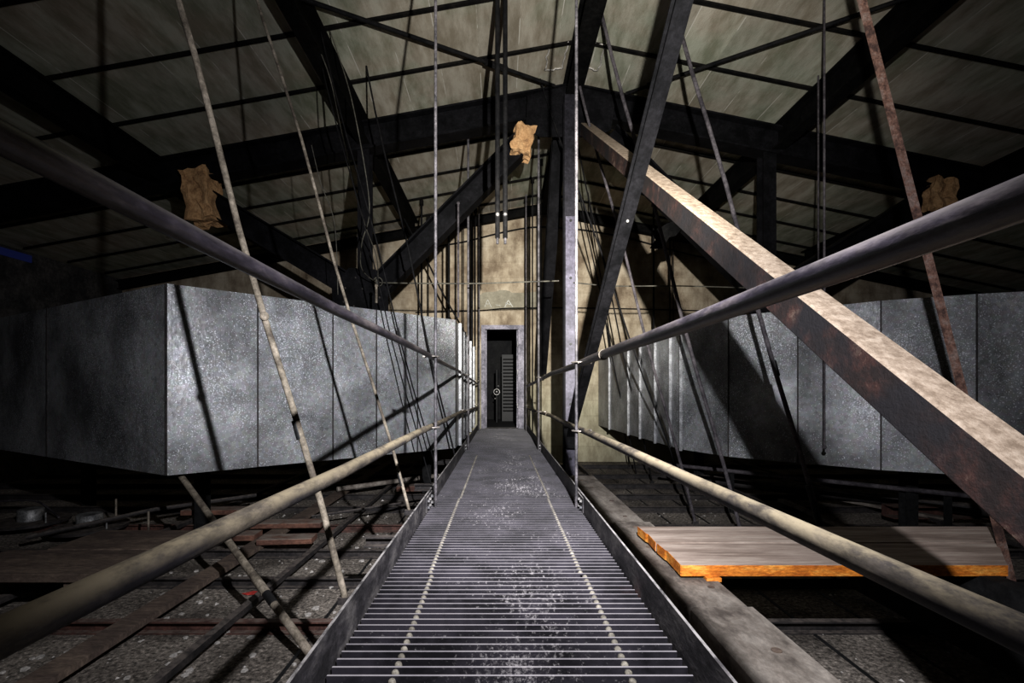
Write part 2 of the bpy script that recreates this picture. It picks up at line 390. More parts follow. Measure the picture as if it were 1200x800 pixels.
# door frame (trim) and the dark passage behind it
mb = MB(); t = .075
mb.box(P(-.385,YW-.03,-.70), P(DX0,YW+.27,1.32)); mb.box(P(DX1,YW-.03,-.70), P(.45,YW+.27,1.32)); mb.box(P(DX0,YW-.03,DZ), P(DX1,YW+.27,1.32))
D1 = struct(obj('door_1', mb, 'frame_paint', bevel=.004))
obj('door_stop', MB().box(P(DX1-.025,YW+.10,-.70), P(DX1,YW+.14,DZ)).box(P(DX0,YW+.10,-.70), P(DX0+.025,YW+.14,DZ)), 'frame_paint', D1)
for z in (-.3, .35, .9): obj('hinge', MB().tube([P(DX1-.01,YW-.035,z), P(DX1-.01,YW-.035,z+.1)], .008, 8), 'bolt', D1)
obj('threshold', MB().box(P(DX0,YW-.05,-.71), P(DX1,YW+.27,-.69)), 'toe', D1)
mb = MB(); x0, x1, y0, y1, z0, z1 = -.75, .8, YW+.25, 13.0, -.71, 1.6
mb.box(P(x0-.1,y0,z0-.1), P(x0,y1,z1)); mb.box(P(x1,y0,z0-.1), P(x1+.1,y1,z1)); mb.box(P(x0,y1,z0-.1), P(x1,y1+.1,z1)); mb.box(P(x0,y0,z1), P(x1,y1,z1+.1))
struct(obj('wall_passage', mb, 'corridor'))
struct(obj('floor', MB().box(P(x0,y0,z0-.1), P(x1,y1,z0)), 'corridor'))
e = empty('louvred_locker', P(.22,12.2,-.71), 'dark locker with horizontal louvres in the gloom beyond the doorway', 'locker')
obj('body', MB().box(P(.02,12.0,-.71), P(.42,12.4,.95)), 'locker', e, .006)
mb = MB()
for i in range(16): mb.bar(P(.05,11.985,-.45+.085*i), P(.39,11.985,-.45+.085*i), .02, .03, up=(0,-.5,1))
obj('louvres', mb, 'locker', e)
e = empty('valve_cluster', P(-.1,11.6,-.71), 'small pipe stand with shiny handwheel just left of the louvred locker', 'valve')
obj('stand_pipe', MB().tube([P(-.1,11.6,-.71), P(-.1,11.6,.55)], .03), 'locker', e)
obj('handwheel', MB().ring(P(-.1,11.54,.02), (0,1,0), .07, .011), 'bolt', e)
for c_, r_ in ((P(-.1,11.55,.02), .03), (P(-.06,11.57,.16), .022), (P(-.14,11.57,-.14), .02)): obj('fitting', MB().ball(c_, r_), 'bolt', e)

# roof tees: thin bars across the slope, right under the planks
k = 0
ORD = ['first','second','third','fourth','fifth','sixth','seventh','eighth','ninth','tenth','eleventh','twelfth','thirteenth','fourteenth']
for side, (xa, xb) in (('left', (XL, XR-.0)), ('right', (XR, XX))):
    for i, d in enumerate((8.97, 8.2, 7.44, 6.69, 5.07, 4.32, 3.57, 2.8, 2.05)):
        mb = MB(); mb.tee(RP(xa+.05 if side == 'left' else XR+.02, d, -.002), RP(xb-.05, d, -.002), .034, .034, up=(0,0,1))
        tag(obj('roof_tee_bar', mb, 'tee_steel'), f'thin dark steel bar under the {side} roof slope, {ORD[i]} out from the end wall', 'roof bar', 'thin bars under the roof planks')
for xa, xb, lab in ((.50, .70, 'left'), (.97, 1.10, 'right')):
    e = empty('roof_patch', RP((xa+xb)/2, 5.3, -.02), f'pale flaking square patch on the roof just {lab} of the ridge beam', 'patch', 'flaking patches beside the ridge')
    mb = MB(); pts = []
    for t in range(28):
        u = t/28*4; k = int(u); f = u-k
        x, y = [(xa+(xb-xa)*f, 5.08), (xb, 5.08+.38*f), (xb-(xb-xa)*f, 5.46), (xa, 5.46-.38*f)][k]
        pts.append(RP(x+R.uniform(-.012,.012), y+R.uniform(-.015,.015), -.004))
    obj('sheet', mb.poly(pts, (0,0,-.008)), 'roof', e)
    mb = MB()
    rim = [p+Vector((0,0,-.012)) for p in pts]; mb.tube(rim+[rim[0]], .009, 5); obj('crusty_rim', mb, 'white_chip', e)
# purlins toward the end wall
for x, w, lab in ((XR, .18, 'heavy black ridge beam running under the roof peak to the end wall'),
                  (XR-2.46, .14, 'black lengthwise roof beam left of the ridge, above the left node of the truss'),
                  (XR+2.47, .15, 'black lengthwise roof beam right of the ridge, ahead of the long dusty brace'),
                  (XR-4.92, .15, 'outermost black lengthwise roof beam at the left, lost in shadow'),
                  (XR+4.92, .15, 'outermost black lengthwise roof beam at the right, lost in shadow')):
    z = roofz(x) - .036 - .14
    tag(obj('roof_purlin', MB().ibeam(P(x,Y0+.05,z), P(x,9.15,z), w, .28), 'purlin_steel'), lab, 'roof beam', 'lengthwise roof beams')
# end frame by the wall
e = empty('end_rafter_frame', P(XR,9.28,3.3), 'shallow black rafter pair running along the top of the stained end wall', 'rafter')
for x in (XL+.05, XX-.05):
    obj('rafter', MB().ibeam(RP(XR+(.005 if x > 0 else -.005),9.30,-.17), RP(x,9.30,-.17), .12, .17, up=(0,0,1)), 'purlin_steel', e)

# main truss at d = 5.75
YT = 5.75
T = empty('roof_truss', P(XR,YT,roofz(XR)-.4), 'black steel roof truss spanning the attic in front of the end wall', 'roof truss')
def t_at(px, py, d=YT): return at(px, py, d)
for x in (XL+.05, XX-.05):
    mb = MB().ibeam(RP(XR,YT,-.25), RP(x,YT,-.25), .20, .33, tf=.022)
    obj('rafter', mb, 'black_steel', T)
obj('ridge_plate', MB().poly([t_at(618,112,YT-.13), t_at(668,99,YT-.13), t_at(722,112,YT-.13), t_at(716,152,YT-.13), t_at(700,160,YT-.13), t_at(632,160,YT-.13), t_at(616,150,YT-.13)], (0,.015,0)), 'black_steel', T)
nl, nr = t_at(428,346), t_at(902,348)
zt = lambda x: roofz(x)-.40
obj('truss_post', MB().ibeam(Vector((nl.x,YT,nl.z)), P(nl.x,YT,zt(nl.x)), .14, .16, up=(0,1,0)), 'black_steel', T)
obj('truss_post', MB().ibeam(Vector((nr.x-.04,YT,nr.z)), P(nr.x-.04,YT,zt(nr.x)), .15, .16, up=(0,1,0)), 'black_steel', T)
for a, b, h in ((nl+Vector((-.05,0,-.12)), t_at(612,168), .25), (nl+Vector((0,0,0)), t_at(232,228), .27), (nr+Vector((.05,0,-.1)), t_at(712,160), .27), (nr, t_at(1095,228), .27)):
    dr = (b-a).normalized(); up = Vector((0,0,1))
    mb = MB().ibeam(a, b, .20, h, tf=.02); obj('diagonal', mb, 'black_steel', T)
for n, s in ((nl, 1), (nr, -1)):
    pl = [(-.33,-.30),(.30,-.22),(.30,.02),(.16,.28),(-.16,.30),(-.36,.05)]
    g = obj('gusset_plate', MB().poly([n+Vector((s*x,-.115,z)) for x, z in pl], (0,.012,0)), 'black_steel', T)
    for x, z in ((-.22,-.1),(-.1,-.15),(.1,-.12),(.2,-.05),(0,.05),(.08,.18),(-.08,.18),(-.2,.06)): obj('rivet', MB().ball(n+Vector((s*x,-.12,z)), .014, 6, 4), 'channel', g)
# shabby insulation wraps
def wrap(c, sx, sy, sz, rot, label, seed, n=4.0):
    import bmesh
    b = bmesh.new(); bmesh.ops.create_cube(b, size=1.0); bmesh.ops.subdivide_edges(b, edges=b.edges[:], cuts=7, use_grid_fill=True)
    Rm = Matrix.Rotation(rot, 3, 'Y'); vs = []
    for v in b.verts:
        p = Vector((v.co.x*sx, v.co.y*sy, v.co.z*sz)); q = v.co*3 + Vector((seed, seed*2, 0))
        p += noise.noise_vector(q)*.09*min(sx, sz)*2; p += noise.noise_vector(v.co*11 + Vector((seed,0,0)))*.035*min(sx, sz)*1.6
        vs.append(Rm @ p + c)
    mb = MB(); mb.add(vs, [tuple(v.index for v in f.verts) for f in b.faces], False); b.free()
    return tag(obj('insulation_wrap', mb, 'wrap'), label, 'insulation')
wrap(t_at(612,167,YT-.02), .22, .27, .31, .2, 'bright tan crumpled insulation wrapped round the upper end of the truss diagonal near the ridge', 3)
wrap(t_at(238,232,YT-.02), .30, .30, .58, -.15, 'dim brown insulation scrap on the truss at far left, above the left air duct', 8)
wrap(t_at(1096,232,YT-.02), .26, .28, .36, .1, 'small brown insulation scrap at far right, behind the slanting rusty flat bar', 14)
# ragged dark scrap behind the brace
pts = [(762,290),(769,280),(764,270),(775,266),(781,262),(800,255),(804,262),(792,276),(784,278),(778,290),(769,291)]
tag(obj('torn_scrap', MB().poly([t_at(x,y,YT-.16) for x, y in pts], (0,.03,0)), 'purlin_steel'), 'ragged black scrap hanging from the truss diagonal behind the dusty brace', 'scrap')

# column
e = empty('steel_column', P(.79,5.55,-1.35), 'upright steel column with bolt heads, under the ridge just right of the walkway', 'column')
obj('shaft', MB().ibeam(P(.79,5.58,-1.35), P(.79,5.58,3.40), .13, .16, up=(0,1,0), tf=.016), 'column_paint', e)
obj('angle_cleat', MB().cbeam(P(.725,5.53,-1.35), P(.725,5.53,3.3), .03, .05, up=(0,1,0)), 'black_steel', e)
obj('pale_strip', MB().box(P(.735,5.485,-1.0), P(.845,5.499,2.0)), 'column_pale', e)  # paler strip over the lower part of the column face
for z in (1.95, .55, -.13, -.75, 1.3): obj('bolt_head', MB().tube([P(.79,5.486,z), P(.79,5.472,z)], .016, 6, smooth=False), 'tape', e)
obj('base_plate', MB().box(P(.62,5.40,-1.35), P(.96,5.76,-1.325)), 'channel', e)
# braces in the ridge plane
def brace(px0, px1): pass
DD = Vector((-.035, 1, .718))
d0 = P(.985,5.62,3.155-.13*.718); d1 = P(.985+.035*6.1, 5.75-6.1, 3.155-.718*6.1)
e = empty('long_brace', d1, 'long dusty brown brace slanting from the ridge down past the right handrail', 'brace')
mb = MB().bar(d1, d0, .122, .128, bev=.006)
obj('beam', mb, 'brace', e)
obj('end_cleat', MB().bar(d0+Vector((0,-.12,-.16)), d0+Vector((0,.03,-.05)), .05, .05), 'black_steel', e)
a = P(.835,5.38,-.06); s = 2.45; b0 = P(.775,5.40,-.45); v = P(.90,2.87,1.65)-b0
p_lo = b0 - v*.02; p_hi = b0 + v*1.86
e = empty('steep_brace', p_lo, 'black brace crossing in front of the dusty one, footed by the column', 'brace')
obj('beam', MB().ibeam(p_lo, p_hi, .088, .088, tf=.012), 'black_steel', e)
q = at(742,218,3.55); 
lab = P(.865,4.0,.9)
def on_b(t): return b0 + v*t
qq = on_b(.80)
obj('bolt', MB().ball(qq+Vector((0,-.035,-.045)), .012, 8, 5), 'bolt', e)
obj('foot_plate', MB().box(P(.70,5.38,-.62), P(.86,5.47,-.34)), 'black_steel', e)
e = empty('far_brace', P(.70,8.3,.34), 'black brace dropping from the ridge toward the wall right of the doorway', 'brace')
obj('beam', MB().ibeam(at(656,150,5.95), at(634.5,436,8.3), .16, .14, tf=.014), 'black_steel', e)

# roof cross-braces
def crossrod(a, b, tb, lab):
    e = empty('cross_brace_rod', (a+b)/2, lab, 'tie rod')
    obj('rod', MB().tube([a, b], .019, 8), 'rod_black', e)
    c = a + (b-a)*tb; u = (b-a).normalized()
    w = MB(); 
    for s in (-1, 1): w.tube([c-u*.12+Vector((0,0,.028*s)), c+u*.12+Vector((0,0,.028*s))], .011, 6)
    w.tube([c-u*.14, c-u*.10], .034, 8); w.tube([c+u*.10, c+u*.14], .034, 8)
    obj('turnbuckle', w, 'rod_black', e)
crossrod(RP(.62,5.6,-.12), RP(-1.62,3.85,-.12), .30, 'black tie rod with turnbuckle across the left roof bay nearest the ridge')
crossrod(RP(1.45,5.6,-.12), RP(3.25,3.75,-.12), .16, 'black tie rod with turnbuckle across the right roof bay nearest the ridge')

# ------------------------------------------------------------------ catwalk
ZD = -.70; WL, WR = -.437, .482
CW = empty('catwalk', P(0,0,ZD-.12), 'long steel grating walkway leading to the dark doorway', 'walkway')
bounds = [-.9, 1.86, 3.2, 5.92, 9.40]
for bi, (ya, yb) in enumerate(zip(bounds, bounds[1:])):
    mb = MB(); bds = [MB(), MB()]; y = ya+.012; n = 0; off = (.006, -.004, .004, 0)[bi]
    while y < yb-.008:
        x_a, x_b = WL+.006, WR-.006
        mb.box(P(x_a,y,ZD-.030), P(x_b,y+.0062,ZD))
        if y < 5.4:
            for bd, x in zip(bds, (-.272+off, .315+off)):
                bd.ball(P(x, y+.0215, ZD-.007), .0105, 8, 6, 1.0, 1.0, 1.0)
        y += .0372; n += 1
    for x in (-.272+off, .315+off): mb.box(P(x-.004,ya+.012,ZD-.030), P(x+.004,yb-.01,ZD-.006))
    g = obj('grating_panel', mb, 'grate', CW)
    for bd in bds:
        if bd.v: obj('rivet_row', bd, 'bead', g)
# solid underlay strip of dust-clogged cross bars further on is part of the pattern
for x, s in ((WL, -1), (WR, 1)):
    for ya, yb in ((-.9, 2.94), (2.955, 5.95), (5.96, 9.42)):
        mb = MB(); mb.box(P(x if s > 0 else x-.008, ya, ZD-.13), P(x+.008 if s > 0 else x, yb, ZD+.10))
        mb.box(P(x if s > 0 else x-.045, ya, ZD-.13), P(x+.045 if s > 0 else x, yb, ZD-.12))
        tb = obj('toe_board', mb, 'toe', CW)
        if ya > 0:
            spl = MB().box(P(x-.006 if s > 0 else x, ya-.14, ZD+.0), P(x if s > 0 else x+.006, ya+.14, ZD+.085))
            so = obj('splice_plate', spl, 'toe', CW)
            for yy in (-.10, -.04, .04, .10):
                for zz in (.022, .060):
                    obj('bolt', MB().tube([P(x-s*.006, ya+yy, ZD+zz), P(x-s*.018, ya+yy, ZD+zz)], .009, 6, smooth=False), 'bolt', so)
obj('red_mark', MB().box(P(WR-.05,1.70,ZD-.0295), P(WR-.009,1.765,ZD-.02)), 'red', CW)
for y in (-.4, 1.2, 2.8, 4.4, 6.0, 7.6, 9.0):
    obj('cross_member', MB().cbeam(P(WL-.35,y,ZD-.16), P(WR+.12,y,ZD-.16), .05, .06), 'channel', CW)

# hangers + handrails
def clamp_(e, xr, zr, rr, xh, y):
    mb = MB(); c = P((xr+xh)/2, y+.0, zr); 
    R_ = abs(xr-xh)/2 + rr + .008
    mb.ring(c, (0,0,1), R_, .004, 18, 6, sq=1.0)
    mb.tube([c+Vector((-R_-.02*(1 if xr<0 else -1)*0,-.012,0)), c+Vector((0,-.012-.028,0))], .0035, 6)
    obj('u_bolt', mb, 'clamp', e)
    obj('nut', MB().tube([P(xr+(rr+.004)*(1 if xr>0 else -1)*1.2, y-.014, zr), P(xr+(rr+.022)*(1 if xr>0 else -1)*1.2, y-.014, zr)], .009, 6, smooth=False), 'clamp', e)
RL = {'L': (-.432, .221, -.211, .0148, .0180), 'R': (.502, .186, -.232, .0219, .0188)}
for side, xh in (('L', -.400), ('R', .462)):
    xr, zt_, zl, rt, rl = RL[side]
    for d, nm in ((2.96, 'nearest'), (5.92, 'middle'), (8.9, 'farthest')):
        sd = 'left' if side == 'L' else 'right'
        e = empty('hanger_rod', P(xh,d,ZD), f'{nm} thin vertical hanger rod holding the {sd} side of the walkway', 'hanger rod', 'vertical hanger rods of the walkway')
        obj('rod', MB().tube([P(xh,d,ZD-.12), P(xh,d,roofz(xh)-.0)], .0092 if d < 4 else .014, 10), 'rod', e)
        for z, r in ((zt_, rt), (zl, rl)): clamp_(e, xr, z, r, xh, d)
for side, z_i, nm, mt in (('L',1,'upper dark handrail pipe on the left of the walkway','rail_dark'), ('L',2,'lower dusty tan handrail pipe on the left of the walkway','rail_tan'),
                          ('R',1,'upper dark handrail pipe on the right of the walkway','rail_dark'), ('R',2,'lower dusty tan handrail pipe on the right of the walkway','rail_tan')):
    r = RL[side]; x, z, rad = r[0], r[z_i], r[z_i+2]
    e = empty('handrail', P(x,0,z), nm, 'handrail', 'handrail pipes')
    pts = [P(x + .003*math.sin(i*1.1+z*9), -.8+i*.7, z + .003*math.sin(i*1.7) - (.0 if i < 9 else .01*(i-8))) for i in range(15)]
    pts[-1].y = 9.1
    obj('pipe', MB().tube(pts, rad, 24), mt, e)
    if side == 'R' and z_i == 1: obj('coupling', MB().tube([P(x,2.36,z), P(x,2.385,z)], rad+.004, 20), 'rod_dusty', e)
    else: obj('coupling', MB().tube([P(x,5.2,z), P(x,5.28,z)], rad+.005, 16), mt, e)

# slanted rods
def slant(a, b, r, m, label, name='slanting_rod', flat=False, tape=None, knob=None, ext=True, tie=None, down=True):
    """a = upper point (px,py,d), b = lower point; the rod is carried on up to the roof"""
    A, B_ = at(*a), at(*b)
    if ext:
        u = (A-B_).normalized(); t = 0
        p = A.copy()
        while p.z-ZO < roofz(p.x)-.01 and t < 4: t += .01; p = A + u*t
        A = p
        B0 = B_.copy()
        if down: B_ = B_ - u*((B_.z-.02)/u.z)
    else: B0 = B_.copy()
    e = empty(name, B_, label, 'rod')
    if flat: obj('bar', MB().bar(B_, A, r*2, r*.5, up=(0,1,0)), m, e)
    else: obj('rod', MB().tube([B_ + (A-B_)*i/10 + Vector((.012*math.sin(i*1.3),0,0)) for i in range(11)], r, 10), m, e)
    L = (at(*a)-B0)
    for f0, f1 in (tape or []): obj('tape_band', MB().tube([B0+L*f0, B0+L*f1], r*1.12, 10), 'tape', e)
    for f in (knob or []): obj('knot', MB().ball(B0+L*f+Vector((0,-r,0)), r*1.5, 8, 5), m, e)
    obj('foot_clip', MB().bar(B_-Vector((.03,0,0)), B_+Vector((.03,0,0)), .03, .03), 'channel', e)
    return e
slant((207,0,2.25), (405,703,2.10), .0145, 'rod_dusty', 'thick pale slanting rod crossing in front of the left air duct, nearest the viewer', tape=[(.255,.285)], knob=[.455], down=False)
slant((303,0,3.15), (480,600,3.05), .0095, 'rod_dusty', 'long thin pale slanting rod left of the walkway, second from the viewer', tape=[(.05,.075)], down=False)
slant((405,150,4.4), (513,561,4.75), .007, 'rod_black', 'thin dark slanting rod before the left duct, passing just behind the nearest rail clamp', tape=[(.42,.45)])
slant((443,331,4.4), (498,545,4.4), .006, 'rod_black', 'short thin rod starting from the wire knot at the left truss node')
slant((482,313,4.9), (532,534,4.9), .009, 'rod_black', 'thin dark slanting rod nearest the doorway on the left')
slant((1010,0,2.7), (1176,645,2.6), .022, 'rod_rust', 'rusty flat bar slanting down at far right past the end of the orange-edged planks', 'slanting_flat_bar', flat=True)
slant((800,40,4.0), (960,615,3.4), .016, 'rod_grey', 'grey slanting rod passing behind the dusty brace and in front of the right duct', tape=[(.0,.07),(.27,.30)])
slant((703,10,4.6), (855,575,4.4), .017, 'rod_grey', 'grey slanting rod emerging under the brace, reaching the floor left of the orange-edged planks')
slant((731,295,5.2), (797,545,5.0), .015, 'rod_grey', 'grey slanting rod between the black brace and the flanged part of the right duct')
slant((733,380,5.6), (782,520,5.6), .010, 'rod_black', 'thin dark slanting rod in front of the right duct flanges')
for i, (a, b) in enumerate((((690,230,7.2),(756,528,7.2)), ((684,250,7.8),(738,518,7.8)), ((700,300,8.6),(731,505,8.6)))):
    slant(a, b, .011, 'rod_black', f'thin dark slanting rod against the wall beside the column, {("nearest","middle","farthest")[i]} of three', tie=None)
slant((497,300,8.2), (551,404,8.2), .015, 'rod_black', 'dark diagonal rod against the wall left of the doorway, over the duct end', down=False)

# strut from under left duct to floor, thick
e = empty('leaning_pipe', at(368,765,2.34), 'short dusty pipe leaning on the slab under the left air duct', 'pipe')
pa, pb = at(368,772,2.34), at(205,548,3.76)
obj('pipe', MB().tube([pa, pb], .0215, 16), 'rod_dusty', e)
obj('tape_band', MB().tube([pa+(pb-pa)*.20, pa+(pb-pa)*.245], .0235, 16), 'tape', e)
obj('collar', MB().tube([pa+(pb-pa)*.25, pa+(pb-pa)*.31], .025, 16), 'rod_dusty', e)

# vertical dark rods by the wall
for i, (px, y1, d, r) in enumerate(((494,372,8.3,.017), (526,378,8.6,.021), (543,390,8.8,.011), (553,405,8.7,.022), (557,408,9.1,.010), (502,372,9.0,.010),
                                    (616,498,9.0,.014), (624,510,8.2,.013), (634,515,7.6,.010), (766,430,8.4,.018), (785,425,8.4,.014), (789,425,8.5,.010))):
    a, b = at(px, y1, d), None
    x = a.x; top = P(x, d, roofz(x)-.01)
    bot = P(x, d, {True: .8, False: -1.27}[px < 556 or px > 700])
    if px in (553, 557): bot = P(x, d, .80)
    if px > 700: bot = P(x, d, .76)
    side = 'left of' if px < 590 else 'right of'
    e = empty('wall_rod', bot, f'dark vertical rod before the end wall, {ORD[[494,502,526,543,553,557,616,624,634,766,785,789].index(px)]} of twelve from the left', 'rod', 'dark vertical rods by the end wall')
    obj('rod', MB().tube([bot, top], r, 8), 'rod_black', e)
    obj('hook_plate', MB().box(top+Vector((-.03,-.03,-.09)), top+Vector((.03,.03,-.005))), 'tee_steel', e)
for px, lab in ((583,'left'), (592,'right')):
    a, b = at(px, 279, 4.2), P((px-CX)/F*4.2, 4.2, roofz(0)-.02)
    e = empty('hanging_conduit', a, f'{lab} one of two black conduits hanging from the roof above the doorway', 'conduit')
    obj('tube', MB().tube([a, Vector((a.x,a.y,b.z))], .021, 12), 'rod_black', e)
    obj('end_cap', MB().tube([a-Vector((0,0,.05)), a], .012, 10), 'rod', e)
    obj('fitting', MB().ball(a+Vector((0,-.018,.2)), .018, 8, 5), 'bolt', e)
# hanger drops from truss
x = at(537,0,5.5).x
e = empty('drop_rod', at(537,345,5.5), 'thin grey rod hanging from the left truss diagonal', 'rod')
obj('rod', MB().tube([at(537,372,5.5), at(537,238,5.5)], .012, 8), 'rod_grey', e); obj('nut', MB().ball(at(537,238,5.5), .02), 'rod_grey', e)
e = empty('drop_rod', at(441,370,5.0), 'short pale rod hanging below the wire knot behind the left duct edge', 'rod')
obj('rod', MB().tube([at(441,335,5.0), at(441,355,5.0), at(441,420,5.0)][:2], .013, 8), 'rod_dusty', e); obj('nut', MB().ball(at(441,335,5.0), .02), 'rod_dusty', e)
for px, d in ((966, 4.6), (959, 4.9)):
    A = at(px, 330, d); 
    e = empty('drop_rod', A, 'thin dark rod hanging from the right roof beam, behind the dusty brace' if px == 966 else 'thinner dark wire rod just left of the rod behind the dusty brace', 'rod')
    top = P(A.x, d, roofz(A.x)-.01); bot = P(A.x, d, -.5 if px == 966 else 1.0)
    if px == 966: bot = P(A.x*4.0/d, 4.0, -.45); top = P(A.x*4.0/d, 4.0, roofz(A.x*4.0/d)-.01)
    obj('rod', MB().tube([bot, top], .009, 8), 'rod_grey', e); obj('nut', MB().ball(bot, .018), 'rod_grey', e)

# wires
def wire(pxs, r, label, m='wire', name='wire', sub=6):
    P_ = [at(*p) for p in pxs]; out = []
    for i in range(len(P_)-1):
        p0, p1, p2, p3 = P_[max(i-1,0)], P_[i], P_[i+1], P_[min(i+2,len(P_)-1)]
        for k in range(sub):
            t = k/sub; out.append(.5*((2*p1)+(-p0+p2)*t+(2*p0-5*p1+4*p2-p3)*t*t+(-p0+3*p1-3*p2+p3)*t**3))
    out.append(P_[-1])
    return tag(obj(name, MB().tube(out, r, 6), m), label, 'wire')
wire([(441,331,5.55),(500,332,5.52),(560,332,5.5),(620,330,5.47),(655,329,5.45)], .008, 'taut pale wire running from the left truss node to the column')
wire([(672,331,5.45),(720,335,5.5),(800,335,5.5),(900,338,5.52)], .007, 'taut pale wire running from the column to the right truss node')
wire([(487,366,9.40),(560,364,9.42),(600,361,9.42),(700,361,9.42),(860,365,9.42)], .012, 'dark cable stapled across the end wall just above the door frame', 'rod_black')
wire([(470,298,9.40),(511,289,9.4),(545,283,9.4),(590,272,9.4),(628,266,9.4),(670,268,9.4),(700,272,9.4),(740,280,9.4),(800,296,9.4),(870,312,9.4)], .016, 'dark ragged cable following the slope across the top of the end wall', 'rod_black')
wire([(372,0,4.3),(395,60,4.4),(415,130,4.5),(433,240,4.8),(424,285,5.0),(424,315,5.2),(441,331,5.5)], .0055, 'pale loose wire curling down to the left truss node')
wire([(345,0,3.9),(383,80,4.3),(402,160,4.6),(425,255,5.0),(441,300,5.3),(443,331,5.5)], .0055, 'second pale loose wire just left of the curling one', 'wire')
wire([(365,170,4.4),(376,215,4.5),(392,262,4.6),(396,345,4.7)], .004, 'fine hanging wire between the two long pale rods')
mb = MB().ball(at(442,331,5.5), .035, 8, 6, .7, .7, 1.2); mb.ring(at(442,331,5.5), (1,0,.2), .04, .008); mb.ring(at(443,330,5.5), (0,1,.4), .05, .006)
tag(obj('wire_knot', mb, 'wire'), 'knot of pale wire at the left truss node', 'wire knot')

# ------------------------------------------------------------------ air ducts
def duct(front, top, bot, width, side, label, seams_flanged):
    """front: list of plan points (x, d) of the visible face from far end to outer end"""
    e = empty('air_duct', P(front[len(front)//2][0], front[len(front)//2][1], bot), label, 'air duct')
    pts = [Vector((x, d)) for x, d in front]; n = len(pts); nor = []
    for i in range(n):
        a, b = pts[max(i-1,0)], pts[min(i+1,n-1)]
        d1 = (pts[i]-pts[i-1]).normalized() if i else None; d2 = (pts[i+1]-pts[i]).normalized() if i < n-1 else None
        t = (d1+d2).normalized() if d1 and d2 else (d1 or d2)
        m = Vector((t.y, -t.x))*side; k = 1.0
        if d1 and d2: k = 1/max(.5, math.sqrt((1+d1.dot(d2))/2))
        nor.append(m*k)
    back = [pts[i] + nor[i]*width for i in range(n)]
    for i in range(n-1):
        g = .004; p, q = pts[i], pts[i+1]; L = (q-p).length; u = (q-p)/L
        bp, bq = back[i], back[i+1]; bu = (bq-bp)/max((bq-bp).length, 1e-6)
        p, q, bp, bq = p+u*g, q-u*g, bp+bu*g, bq-bu*g
        c = MB(); nf = 6; nn = Vector((u.y, -u.x))*side
        # face with a slight sheet-metal pillow
        W_, H_ = 6, 6; vs = []; 
        for a in range(W_+1):
            for b in range(H_+1):
                s_, t_ = a/W_, b/H_; bl = .012*math.sin(math.pi*s_)*math.sin(math.pi*t_)*(1 if (i % 3) else -.6)
                xy = p + (q-p)*s_ - nn*bl; vs.append(P(xy.x, xy.y, bot+(top-bot)*t_))
        fs = [(a*(H_+1)+b, (a+1)*(H_+1)+b, (a+1)*(H_+1)+b+1, a*(H_+1)+b+1) for a in range(W_) for b in range(H_)]
        o = len(vs); vs += [P(bp.x,bp.y,bot), P(bq.x,bq.y,bot), P(bq.x,bq.y,top), P(bp.x,bp.y,top)]
        f0 = [a*(H_+1) for a in range(W_+1)]; f1 = [a*(H_+1)+H_ for a in range(W_+1)]
        l0 = list(range(H_+1)); l1 = [W_*(H_+1)+b for b in range(H_+1)]
        fs += [tuple(f0+[o+1, o]), tuple(f1+[o+2, o+3]), tuple(l0+[o+3, o]), tuple(l1+[o+2, o+1]), (o, o+1, o+2, o+3)]
        c.add(vs, fs); obj('duct_section', c, 'duct', e)
    for i in seams_flanged:
        p = Vector(i); 
        t = Vector((0, 1)); m = Vector((1, 0))*side
        obj('flange', MB().box(P(min(p.x, p.x+m.x*.032), p.y-.008, bot-.015), P(max(p.x, p.x+m.x*.032), p.y+.008, top+.02)), 'duct_edge', e)
    # hanger straps and drive-slip seams (dark raised lips) between sections
    for i in range(1, n-1):
        p = pts[i]; nn = nor[i].normalized()
        obj('drive_slip', MB().bar(P(p.x-nn.x*.004, p.y-nn.y*.004, bot+.002), P(p.x-nn.x*.004, p.y-nn.y*.004, top+.004), .012, .006, up=(-nn.x,-nn.y,0)), 'channel', e)
    return e
xl = -.492
left_front = [(xl,9.42),(xl,8.5),(xl,7.6),(xl,7.0),(xl,6.45),(xl,5.65),(xl,5.25)]
ln = lambda d: (-2.42+(d-3.5)*(xl+2.42)/(5.25-3.5), d)
def d_at_px(px):   # depth on the slanted face at image column px
    k = (px-CX)/F; s = (xl+2.42)/1.75
    return (-2.42 - 3.5*s)/(k - s)
left_front += [ln(d_at_px(px)) for px in (489, 441, 390, 302)] + [(-2.42,3.5)]
left_front += [(-4.24,4.52),(-5.3,5.11),(-6.3,5.67)]
duct(left_front, .79, -.60, .95, 1, 'big grey galvanised air duct bending along the left of the walkway', [(xl,5.65),(xl,6.45),(xl,7.0),(xl,7.6),(xl,8.5)])
right_front = [(1.90,9.42),(1.92,8.5),(1.95,7.35),(1.97,6.8),(1.99,6.2),(2.01,5.7),(2.03,5.42),(2.26,4.80),(2.69,4.38),(3.12,3.97),(3.64,3.70),(4.35,3.45),(5.3,3.2)]
duct(right_front, .755, -.635, .95, -1, 'big grey galvanised air duct curving away at the right behind the dusty brace', [(1.92,8.5),(1.95,7.35),(1.97,6.8),(1.99,6.2),(2.01,5.7),(2.03,5.42)])
# dark rag-like insulation lying along the top of the right duct
mb = MB(); 
for i in range(26):
    d = 5.6+i*.14; mb.ball(P(2.06+R.uniform(0,.1), d, .77+R.uniform(0,.03)), R.uniform(.03,.06), 6, 4)
tag(obj('dirt_heap', mb, 'void'), 'black crust of dirt lying along the top of the right air duct', 'dirt', kind='stuff')
